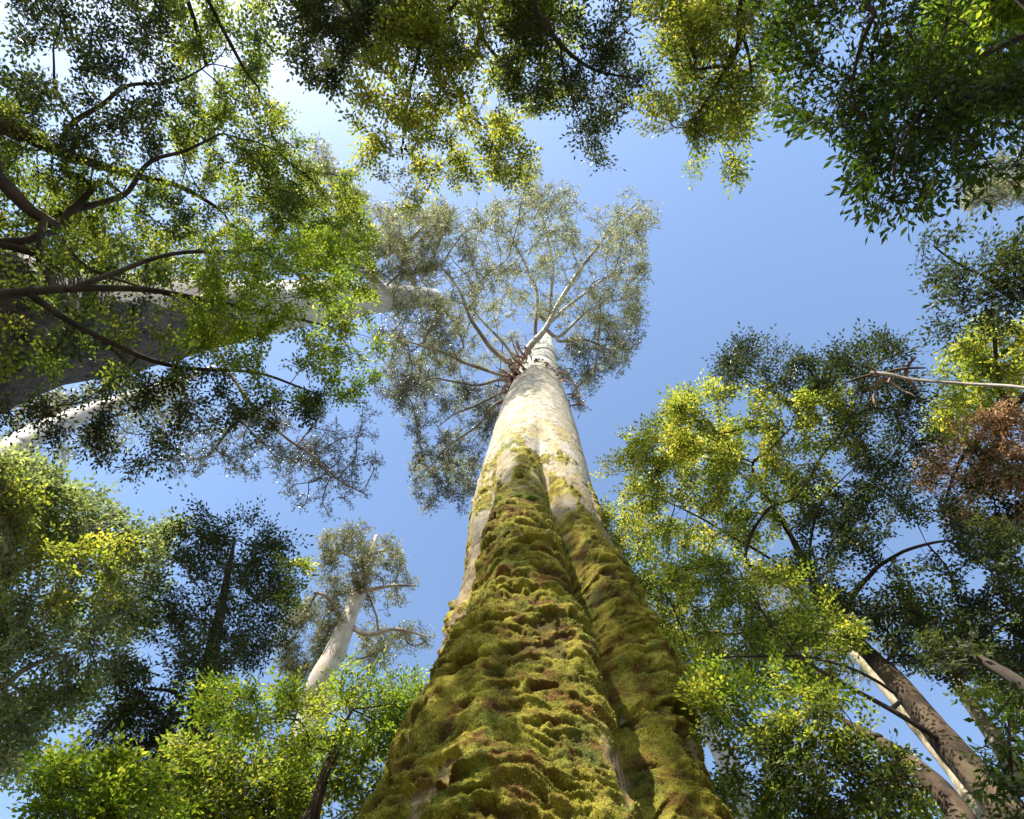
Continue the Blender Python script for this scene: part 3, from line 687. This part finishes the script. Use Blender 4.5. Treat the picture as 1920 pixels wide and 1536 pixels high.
# left: lit spray in front of the second giant
lb = PX((-700, 760, 6.5), (-350, 640, 6.6), (-40, 560, 6.8))
TB = Tree('beech_tree', 'sunlit lime-green foliage hanging in front of the second giant trunk at the left', GB, (lb[0][0] - .2, lb[0][1] + .1, 0), lb, [.26, .20, .15, .09], 'dark', bf=.3)
TB.bough(PX((-30, 560, 6.8), (120, 540, 7), (250, 545, 7.2), (400, 560, 7.5), (520, 590, 7.8), (640, 620, 8)), .05, .012)
TB.bough(PX((60, 560, 6.9), (200, 640, 7), (330, 690, 7.2), (480, 700, 7.5), (600, 740, 7.6)), .04, .01)
TB.bough(PX((150, 540, 7), (300, 480, 7.3), (450, 470, 7.6), (600, 460, 8)), .035, .01)
TB.fol([(380, 470), (470, 440), (560, 430), (645, 440), (690, 520), (720, 600), (722, 690), (690, 770), (600, 760), (480, 740), (400, 700), (330, 660), (340, 600), (360, 550)], (6.6, 8.4), 1.1, 8, 'beech', 'lime', .45, 48)
TB.fol([(0, 470), (200, 450), (380, 500), (400, 700), (300, 740), (150, 720), (0, 740)], (6.4, 8), .28, 8.5, 'beech', 'beech', .5, 50)
TB.fol([(220, 660), (500, 700), (640, 740), (560, 800), (420, 830), (280, 830)], (6.8, 8), .6, 7.5, 'beech', 'dark', .46, 45)
TB.fol([(-20, 730), (270, 740), (330, 840), (300, 900), (220, 905), (140, 850), (-20, 800)], (6.5, 8), .5, 8.5, 'fern', 'dark', .48, 45)
TB.grow(twig_r=.0026, limb_r=.016, power=.42)

# lower left mass
lb = PX((-560, 1500, 13), (-260, 1300, 16), (-60, 1150, 19))
TC = Tree('leafy_tree', 'bushy mid-green tree with pale bare twigs at the left edge below the slanting gum', GB, (lb[0][0] - 1, lb[0][1] + .5, 0), lb, [.5, .42, .34, .22], 'grey', bf=.25)
TC.bough(PX((-20, 1290, 18), (45, 1255, 18), (90, 1235, 18), (130, 1225, 18)), .1, .02)
TC.bough(PX((-20, 1150, 18), (60, 1180, 18), (150, 1210, 18)), .06, .02)
TC.fol([(-60, 830), (60, 860), (130, 930), (200, 935), (270, 990), (340, 975), (330, 1050), (300, 1150), (240, 1190), (-60, 1190)], (17, 21), 1.9, 7.5, 'beech', 'sage', .42, 60)
TC.fol([(0, 900), (200, 950), (260, 1020), (230, 1150), (0, 1150)], (16.5, 18), .35, 7.5, 'beech', 'gold', .5, 50)
TC.fol([(-60, 1190), (240, 1190), (230, 1260), (180, 1330), (110, 1320), (80, 1400), (-60, 1480)], (16, 20), 1.7, 7.5, 'beech', 'sage', .44, 60)
TC.grow(twig_r=.007, limb_r=.035)

# dark feathery tree
lb = PX((250, 1720, 12), (310, 1560, 13), (365, 1390, 14), (388, 1270, 15), (415, 1140, 16.5), (440, 1010, 18))
TD = Tree('beech_tree', 'dark feathery tree left of the far white gum, thin crown against the sky', GB, (lb[0][0] - 1.2, lb[0][1] + 1.5, 0), lb, [.36, .33, .3, .26, .19, .12, .04], 'dark', bf=.2)
TD.bough(PX((372, 1350, 14), (330, 1300, 14), (270, 1290, 14)), .07, .02)
TD.fol([(310, 1010), (370, 960), (430, 945), (480, 960), (545, 1020), (560, 1100), (530, 1200), (440, 1260), (360, 1240), (270, 1190), (290, 1080)], (14.5, 18.5), 1.15, 8, 'fern', 'dark', .46, 45)
TD.fol([(520, 1030), (570, 1060), (560, 1140), (500, 1160)], (15, 17), .9, 7, 'beech', 'gold', .5, 40)
TD.fol([(220, 1190), (440, 1240), (410, 1400), (360, 1560), (160, 1560), (140, 1440), (200, 1330)], (12.5, 16), 1.0, 8.5, 'fern', 'dark', .48, 50)
TD.grow(twig_r=.006, limb_r=.03)

lb = PX((60, 1800, 7), (120, 1640, 7.6), (150, 1540, 8.2))
TE = Tree('bush', 'yellow-green rounded bush in the lower left corner', GB, (lb[0][0], lb[0][1] + .4, 0), lb, [.14, .12, .09, .05], 'dark', cat='bush')
TE.fol([(50, 1560), (75, 1450), (150, 1405), (240, 1415), (300, 1480), (340, 1560)], (7.6, 9.2), 1.9, 9, 'beech', 'lime', .42, 45)
TE.grow(twig_r=.0026, limb_r=.014)

# bright green bush at the foot, left of the giant
lb = PX((540, 1760, 7.4), (575, 1560, 8), (610, 1440, 8.6), (660, 1330, 9.2))
TF = Tree('beech_tree', 'fresh green young tree with yellow tips directly below the far white gum', GB, (lb[0][0], lb[0][1] + .5, 0), lb, [.07, .05, .045, .035, .02], 'brown', bf=.25)
TF.bough(PX((520, 1620, 7.8), (575, 1520, 8.3), (600, 1480, 8.6), (640, 1400, 9)), .035, .02)
TF.bough(PX((680, 1600, 8), (720, 1500, 8.6), (800, 1440, 9.4)), .03, .01)
TF.bough(PX((560, 1620, 9.8), (500, 1480, 10.2), (480, 1380, 10.6)), .045, .02)
TF.fol([(375, 1290), (440, 1262), (520, 1290), (600, 1300), (650, 1250), (720, 1270), (800, 1235), (800, 1300), (760, 1400), (640, 1420), (500, 1400), (380, 1380)], (7.8, 10), 1.5, 9, 'fern', 'lime', .43, 45)
TF.fol([(340, 1370), (500, 1380), (640, 1410), (760, 1380), (720, 1480), (700, 1560), (340, 1560)], (8.4, 10.6), 1.5, 9, 'beech', 'beech', .45, 50)
TF.fol([(340, 1440), (560, 1420), (600, 1560), (340, 1560)], (10, 11.5), 1.2, 9, 'fern', 'dark', .42, 50)
TF.grow(twig_r=.0032, limb_r=.018)

# right: the big lit beech
lb = PX((2000, 1690, 8.6), (1903, 1540, 9.2), (1766, 1384, 10.2), (1681, 1278, 11.2), (1625, 1222, 12), (1553, 1137, 13), (1470, 980, 14.5))
TG = Tree('beech_tree', 'broad sunlit tree right of the mossy trunk, gold-green rim, leaning brown trunk', GB, (lb[0][0] + .5, lb[0][1] + .6, 0), lb, [.30, .23, .20, .18, .155, .13, .11, .05], 'brown', 'dark', bf=.2)
TG.bough(PX((1590, 1130, 12.6), (1625, 1081, 12.6), (1655, 1055, 12.6), (1740, 1020, 12.5), (1800, 1010, 12.5)), .055, .015)
TG.bough(PX((1400, 1060, 13), (1440, 960, 13.5), (1497, 930, 14), (1543, 853, 14), (1573, 820, 14), (1613, 757, 14)), .045, .012)
TG.bough(PX((1480, 1000, 14), (1430, 920, 14), (1413, 867, 14), (1447, 840, 13.5), (1480, 807, 13.5)), .04, .02)
TG.bough(PX((1700, 1350, 9.8), (1634, 1310, 9.8), (1548, 1265, 9.8), (1484, 1218, 10), (1420, 1140, 10.3), (1380, 1060, 10.5)), .04, .01)
TG.bough(PX((1680, 1300, 10), (1560, 1240, 10), (1400, 1230, 10), (1280, 1240, 10)), .03, .008)
TG.bough(PX((1500, 1080, 14), (1380, 1010, 14), (1290, 960, 14), (1220, 930, 14)), .04, .01)
TG.bough(PX((1530, 1130, 13), (1520, 1030, 13), (1540, 940, 13.5), (1600, 880, 14)), .045, .01)
TG.fol([(1130, 880), (1195, 800), (1270, 740), (1330, 720), (1350, 790), (1400, 850), (1330, 950), (1280, 1040), (1150, 1060), (1125, 960)], (11.5, 15.5), 1.9, 7.5, 'beech', 'gold', .40, 50)
TG.fol([(1320, 720), (1400, 740), (1500, 700), (1600, 760), (1560, 900), (1500, 1000), (1400, 1040), (1300, 1040), (1330, 900)], (11.5, 15.5), 1.2, 7.5, 'beech', 'gold', .43, 55)
TG.fol([(1340, 720), (1360, 650), (1440, 640), (1500, 670), (1560, 700), (1560, 660), (1650, 625), (1715, 650), (1725, 740), (1760, 860), (1700, 960), (1600, 900), (1560, 760), (1450, 740)], (12, 16), 1.25, 7.5, 'fern', 'dark', .44, 50)
TG.fol([(1520, 880), (1700, 930), (1930, 1000), (1960, 1300), (1850, 1260), (1700, 1260), (1600, 1200), (1480, 1080)], (11, 15), 1.0, 7.0, 'beech', 'dark', .46, 55)
TG.fol([(1140, 1060), (1400, 1040), (1520, 1080), (1620, 1220), (1560, 1300), (1300, 1300), (1230, 1220), (1170, 1120)], (10, 14), 1.25, 7.5, 'beech', 'gold', .44, 50)
TG.fol([(1140, 1060), (1400, 1040), (1520, 1080), (1620, 1220), (1560, 1300), (1300, 1300), (1230, 1220), (1170, 1120)], (9, 12), .6, 7.5, 'beech', 'beech', .46, 50)
TG.grow(twig_r=.0048, limb_r=.028, power=.42)

# right: nearer green tree below
lb = PX((1850, 1760, 6.2), (1805, 1540, 6.8), (1700, 1425, 7.4), (1560, 1340, 8))
TH_ = Tree('beech_tree', 'low dark-green leafy tree between the mossy trunk and the leaning brown trunk', GB, (lb[0][0] + .2, lb[0][1] + .5, 0), lb, [.14, .13, .11, .08, .03], 'brown', 'dark', bf=.25)
TH_.bough(PX((1640, 1380, 7.6), (1520, 1380, 7.6), (1400, 1360, 7.8)), .035, .01)
TH_.fol([(1290, 1290), (1560, 1290), (1680, 1400), (1740, 1480), (1760, 1560), (1370, 1560), (1340, 1460)], (6.8, 8.8), 1.25, 9, 'beech', 'beech', .46, 50)
TH_.fol([(1240, 1200), (1500, 1240), (1600, 1300), (1500, 1360), (1310, 1340)], (7.2, 9), .6, 9, 'beech', 'lime', .48, 50)
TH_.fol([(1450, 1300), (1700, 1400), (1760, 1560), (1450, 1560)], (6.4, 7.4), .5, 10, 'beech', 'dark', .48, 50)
TH_.grow(twig_r=.0028, limb_r=.016)

# further trunks at the right
def slim(name, label, pts, rr, bark, polys, dx=(1, 1)):
    P = PX(*pts)
    T_ = Tree(name, label, GB, (P[0][0] + dx[0], P[0][1] + dx[1], 0), P, rr, bark, bf=.25)
    for a in polys: T_.fol(*a[:-1], clump=a[-1])
    T_.grow(twig_r=.006, limb_r=.035); return T_
slim('gum_tree', 'pale trunk close behind the leaning brown trunk at the lower right', [(1960, 1660, 14), (1847, 1525, 15), (1783, 1436, 16), (1715, 1354, 17), (1655, 1282, 18), (1591, 1214, 19), (1530, 1160, 20.5)],
     [.26, .21, .20, .18, .17, .15, .12, .05], 'cream', [([(1350, 1060), (1560, 1050), (1700, 1200), (1600, 1300), (1450, 1260)], (18, 22), .5, 7, 'euc', 'pale', .45)])
slim('gum_tree', 'slim cream trunk standing clear in the blue gap at the lower right edge', [(2010, 1560, 13), (1911, 1448, 13.5), (1860, 1376, 14), (1817, 1316, 14.5), (1783, 1262, 15), (1720, 1180, 17)],
     [.22, .17, .155, .14, .12, .09, .04], 'cream', [([(1700, 1120), (1960, 1150), (1960, 1380), (1850, 1330), (1760, 1280)], (13, 18), .55, 7.5, 'beech', 'beech', .5)])
slim('gum_tree', 'whitish trunk peeping out just right of the giant at the bottom edge', [(1480, 1660, 14), (1392, 1536, 15), (1373, 1448, 16.5), (1339, 1384, 18), (1305, 1330, 19.5), (1250, 1240, 22)],
     [.40, .36, .34, .30, .26, .2, .1], 'white', [([(1180, 1120), (1330, 1100), (1400, 1300), (1330, 1400), (1240, 1280)], (18, 24), .5, 6.5, 'euc', 'pale', .45)])
slim('beech_tree', 'dark thin-branched tree leaning in at the lower right corner with large pointed leaves', [(2160, 1600, 5.5), (2040, 1420, 5.8), (1930, 1295, 6.1), (1826, 1228, 6.4), (1790, 1195, 6.6)],
     [.10, .09, .07, .05, .035, .012], 'dark', [([(1700, 1200), (1960, 1200), (1960, 1330), (1820, 1290)], (5.8, 7), .35, 11, 'beech', 'dark', .5), ([(1780, 1330), (1840, 1300), (1960, 1400), (1960, 1560), (1840, 1560), (1860, 1440)], (5, 6), .55, 14, 'big', 'big', .5)], (.3, .6))

# far right: yellow tree with dying brown foliage
lb = PX((2360, 1300, 12), (2200, 1080, 13.5), (2060, 900, 15), (1960, 760, 17))
TI = Tree('leafy_tree', 'yellowing tree at the right edge with a cloud of dead orange-brown leaves', GB, (lb[0][0] + 1, lb[0][1] + .8, 0), lb, [.45, .4, .34, .28, .2], 'brown', 'dark', bf=.2)
TI.bough(PX((1960, 720, 16), (1900, 760, 15.5), (1850, 800, 15), (1800, 870, 15), (1770, 950, 15)), .1, .02)
TI.bough(PX((1960, 560, 17), (1930, 620, 16), (1860, 680, 16), (1820, 700, 16), (1790, 760, 16)), .08, .02)
TI.bough(PX((1940, 800, 15), (1880, 740, 15), (1862, 640, 15), (1860, 560, 15)), .07, .02)
TI.fol([(1750, 700), (1775, 650), (1840, 610), (1960, 590), (1960, 760), (1860, 760), (1800, 830), (1740, 800), (1755, 750)], (14.5, 18), 1.35, 7, 'beech', 'gold', .42, 50)
TI.fol([(1720, 880), (1790, 820), (1850, 760), (1960, 740), (1960, 1000), (1820, 1000), (1740, 960)], (13.5, 16), 1.3, 6, 'beech', 'brown', .44, 45)
TI.fol([(1780, 820), (1960, 800), (1960, 1130), (1760, 1040)], (12.5, 14.5), .25, 7.5, 'beech', 'dark', .48, 45)
TI.grow(twig_r=.006, limb_r=.03, power=.42)

lb = PX((2400, 700, 9.5), (2200, 560, 10.5), (2020, 520, 11.5))
TJ = Tree('beech_tree', 'dark airy branch tips reaching in at the right edge above the yellowing tree', GB, (lb[0][0] + .8, lb[0][1], 0), lb, [.25, .2, .15, .09], 'dark', bf=.25)
TJ.bough(PX((2000, 510, 11.5), (1910, 560, 11.5), (1850, 525, 11.5), (1790, 490, 11.5), (1750, 460, 11.5)), .04, .01)
TJ.bough(PX((1990, 500, 11.5), (1930, 545, 11.3), (1860, 560, 11.2), (1800, 590, 11)), .03, .01)
TJ.fol([(1728, 460), (1745, 425), (1775, 420), (1790, 450), (1850, 445), (1905, 430), (1960, 450), (1960, 620), (1900, 600), (1830, 650), (1760, 640), (1775, 580), (1755, 520)], (10.5, 12.5), .72, 9, 'fern', 'dark', .50, 36)
TJ.grow(twig_r=.0034, limb_r=.018)

# broken, peeling branch that sticks in from the right
P = PX((2100, 760, 9), (1920, 727, 9.5), (1813, 720, 9.8), (1713, 712, 10), (1665, 702, 10.1), (1634, 700, 10.2))
TK = Tree('dead_tree', 'grey dead stem ending in a torn peeling tip, in front of the right treetop', GB, (P[0][0] + .8, P[0][1] + .2, 0), P, [.14, .07, .022, .022, .024, .03, .036], 'limb', 'brown')
TK.bough(PX((1650, 702, 10.15), (1690, 692, 10.1), (1735, 690, 10)), .035, .012)
TK.bough(PX((1640, 701, 10.2), (1600, 712, 10.2), (1577, 722, 10.2)), .03, .01)
for q in range(9):
    a = PX((rng.uniform(1640, 1720), 705, 10.1))[0]; ribbon(a, rng.normal(0, .5, 3) + [0, 0.6, -.3], rng.uniform(.25, .7), rng.uniform(.01, .028), TK.root, 600 + q)

# overhead trees behind the camera; their trunks stand above the frame
def overhead(name, label, base, top, r0, bark, boughs, regs, **k):
    base = np.array(base, float); top = np.array(top, float); mid = (base + top) / 2 + [.15, -.1, 0]
    T_ = Tree(name, label, GB, base, [mid, top], [r0, r0 * .8, r0 * .55], bark, bf=k.get('bf', .28))
    for r_, pts in boughs: T_.bough(PX(*pts), r_, r_ * .2)
    for a in regs: T_.fol(*a)
    T_.grow(twig_r=k.get('tw', .0035), limb_r=k.get('lr', .02), power=.42); return T_
overhead('beech_tree', 'golden-green foliage hanging down from the top edge left of centre', (-2.9, -9.6, 0), (-2.5, -8.7, 10.4), .3, 'dark',
         [(.06, [(850, -60, 11.1), (800, 60, 11.1), (770, 170, 11.2), (755, 300, 11.5)]), (.055, [(900, -60, 11.1), (900, 60, 11.1), (960, 140, 11.2), (980, 200, 11.4)]), (.045, [(830, 110, 11.2), (880, 210, 11.4), (930, 260, 11.5)]),
          (.028, [(760, 280, 11.5), (810, 330, 11.6), (790, 375, 11.5), (775, 410, 11.4)])],
         [([(690, 110), (680, 240), (655, 290), (700, 310), (715, 380), (780, 400), (800, 345), (900, 352), (965, 362), (995, 320), (980, 250), (1050, 190), (1080, 100), (1060, -40), (760, -40)], (9.6, 11.8), 1.1, 8, 'beech', 'gold', .46, 48),
          ([(760, -40), (1060, -40), (1060, 100), (960, 200), (820, 120)], (9.6, 11), .5, 8, 'beech', 'beech', .5, 48)], tw=.0038, lr=.022)
overhead('beech_tree', 'near-black clump of leaves at the top edge left of the golden foliage', (-5.4, -9.4, 0), (-4.8, -8.4, 10.4), .28, 'dark',
         [(.06, [(620, -60, 11), (660, 20, 11), (690, 80, 11)])],
         [([(515, -40), (540, 80), (580, 140), (610, 175), (650, 130), (690, 100), (760, 130), (800, 100), (880, -40)], (10.2, 12.4), 1.5, 8, 'beech', 'dark', .42, 45)])
overhead('gum_tree', 'tall gum crown added behind the near-black leaves to shade the mossy trunk', (-17, -28, 0), (-15.6, -26.2, 31), .6, 'grey',  # gum added for the shade its high crown casts on the giant trunk
         [(.18, [(590, -60, 34), (640, 10, 34), (690, 80, 34)])],
         [([(560, -60), (585, 100), (640, 120), (700, 110), (760, 110), (740, 20), (700, -60)], (32, 37), .95, 6.5, 'euc', 'eucb', .58, 70)], tw=.009, lr=.05)
overhead('beech_tree', 'dark hanging sprays at the top edge above the giant treetop', (1.3, -8.2, 0), (1.0, -7.6, 9.4), .22, 'dark',
         [(.055, [(1010, -60, 9.8), (1030, 40, 9.8), (1060, 90, 9.8), (1110, 130, 9.9), (1190, 150, 10)]), (.03, [(1050, 80, 9.8), (1060, 150, 9.8), (1090, 230, 9.9)])],
         [([(960, -40), (1180, -40), (1170, 60), (1150, 110), (1220, 130), (1170, 190), (1150, 250), (1140, 310), (1095, 320), (1050, 240), (1060, 180), (1000, 200), (960, 120)], (9.2, 11), 1.0, 9, 'fern', 'dark', .47, 42)])
overhead('beech_tree', 'feathery light-green boughs hanging from the top edge right of centre', (4.2, -7.6, 0), (3.6, -7.0, 8.6), .22, 'dark',
         [(.06, [(1410, -60, 9), (1390, 40, 9), (1385, 90, 9), (1365, 130, 9.1), (1320, 200, 9.2), (1285, 240, 9.3)]), (.035, [(1390, 60, 9), (1405, 110, 9), (1410, 160, 9)]), (.035, [(1370, 120, 9.1), (1310, 130, 9.1), (1270, 120, 9.1)])],
         [([(1180, -40), (1240, 60), (1245, 140), (1205, 210), (1240, 270), (1280, 335), (1330, 310), (1385, 330), (1400, 240), (1460, 190), (1480, 100), (1480, -40)], (8.4, 10.2), 1.05, 9, 'fern', 'gold', .46, 45),
          ([(1180, -40), (1250, 80), (1300, 200), (1380, 240), (1460, 190), (1480, -40)], (8.2, 9.2), .5, 8, 'beech', 'beech', .48, 45)])

# nearest: large pointed leaves at the upper right
NB = Tree('sassafras_tree', 'nearest tree, a dense curtain of large pointed dark leaves in the upper right corner', GB, (5.6, -4.6, 0), [np.array([5.3, -4.4, 2.6]), np.array([4.7, -4.0, 5.4])], [.14, .12, .08], 'dark', bf=.25)
NB.bough(PX((1700, -60, 6), (1640, 40, 5.7), (1610, 110, 5.6), (1590, 200, 5.5)), .028, .006)
NB.bough(PX((1940, 40, 5.8), (1840, 110, 5.5), (1750, 180, 5.2), (1700, 260, 5.0), (1680, 340, 4.9)), .03, .006)
NB.bough(PX((1800, -60, 6), (1770, 60, 5.7), (1740, 160, 5.4)), .022, .006)
NB.fol([(1455, -40), (1462, 60), (1470, 170), (1500, 220), (1570, 245), (1610, 290), (1640, 240), (1760, 120), (1800, -40)], (5.2, 6.2), .85, 14, 'big', 'big', .40, 42)
NB.fol([(1570, 220), (1605, 290), (1625, 330), (1607, 370), (1650, 405), (1690, 415), (1735, 375), (1760, 340), (1800, 320), (1820, 270), (1850, 230), (1960, 225), (1960, 120), (1760, 110)], (4.9, 5.9), 1.0, 15, 'big', 'big', .42, 42)
NB.fol([(1850, 300), (1890, 265), (1960, 250), (1960, 360), (1880, 345), (1845, 340)], (4.6, 5.2), .6, 17, 'big', 'big', .42, 42)
NB.fol([(1700, 130), (1760, -40), (1960, -40), (1960, 190), (1800, 220)], (6.6, 8), 1.9, 9, 'beech', 'lime', .42, 45, 2.6, .5, 1.0, 'young_foliage')
NB.grow(twig_r=.0024, limb_r=.012, power=.42)
# the largest leaves on its rim, one by one
lm = bpy.data.meshes.new('leaf')
lm.from_pydata([(0, 0, 0), (.22, .13, .03), (.55, .17, .05), (1, 0, -.06), (.55, -.17, .05), (.22, -.13, .03), (.3, 0, 0), (.62, 0, .0)], [], [(0, 6, 1), (1, 6, 7, 2), (2, 7, 3), (0, 5, 6), (5, 4, 7, 6), (4, 3, 7)])
lm.materials.append(L['big'])
RIM = [(1470, 180), (1500, 225), (1570, 250), (1605, 295), (1622, 330), (1608, 372), (1650, 405), (1690, 412), (1735, 375), (1762, 340), (1800, 322), (1822, 270), (1860, 235), (1915, 225)]
rim = np.array(RIM, float); cum = np.r_[0, np.cumsum(np.linalg.norm(np.diff(rim, axis=0), axis=1))]
for q in range(58):
    sx = rng.uniform(0, cum[-1]); bx, by = np.interp(sx, cum, rim[:, 0]), np.interp(sx, cum, rim[:, 1])
    inx, iny = 1700 - bx, 180 - by; l_ = math.hypot(inx, iny); R0 = rng.uniform(4.7, 5.4)
    a = at(bx + inx / l_ * 22, by + iny / l_ * 22, R0); d = unit(at(bx - inx / l_ * 22, by - iny / l_ * 22, R0 + rng.uniform(-.1, .1)) - a + rng.normal(0, .05, 3))
    b_ = a + d * .2
    V, T = tube(np.array([a, a + d * .1 + rng.normal(0, .006, 3), b_]), [.0025, .002, .001], 4); mesh_tris('twig', V, T, B['dark'], NB.root)
    for k in range(5):
        o = bpy.data.objects.new('leaf', lm); COL.objects.link(o); o.parent = NB.root
        p = a + d * .2 * (k + .6) / 5; sg = 1 if k % 2 else -1
        up = unit(np.array([0, 0, 1.]) + rng.normal(0, .35, 3)); s1 = unit(np.cross(up, d))
        x = unit(d * .9 + s1 * sg * rng.uniform(.5, .9) + rng.normal(0, .15, 3)) if k < 4 else d
        y = unit(np.cross(up, x)); z = np.cross(x, y); s0 = rng.uniform(.062, .092)
        loc = p - np.array(NB.root.location)
        o.matrix_local = Matrix(((x[0] * s0, y[0] * s0, z[0] * s0, loc[0]), (x[1] * s0, y[1] * s0, z[1] * s0, loc[1]), (x[2] * s0, y[2] * s0, z[2] * s0, loc[2]), (0, 0, 0, 1)))

# dead stick seen against the pale sky at the top left
P = PX((300, -160, 12), (433, 83, 12.3), (460, 133, 12.4), (487, 173, 12.5))
TA.bough(P, .04, .02, mat_=B['brown'])
print('TRIANGLES', STAT[0])
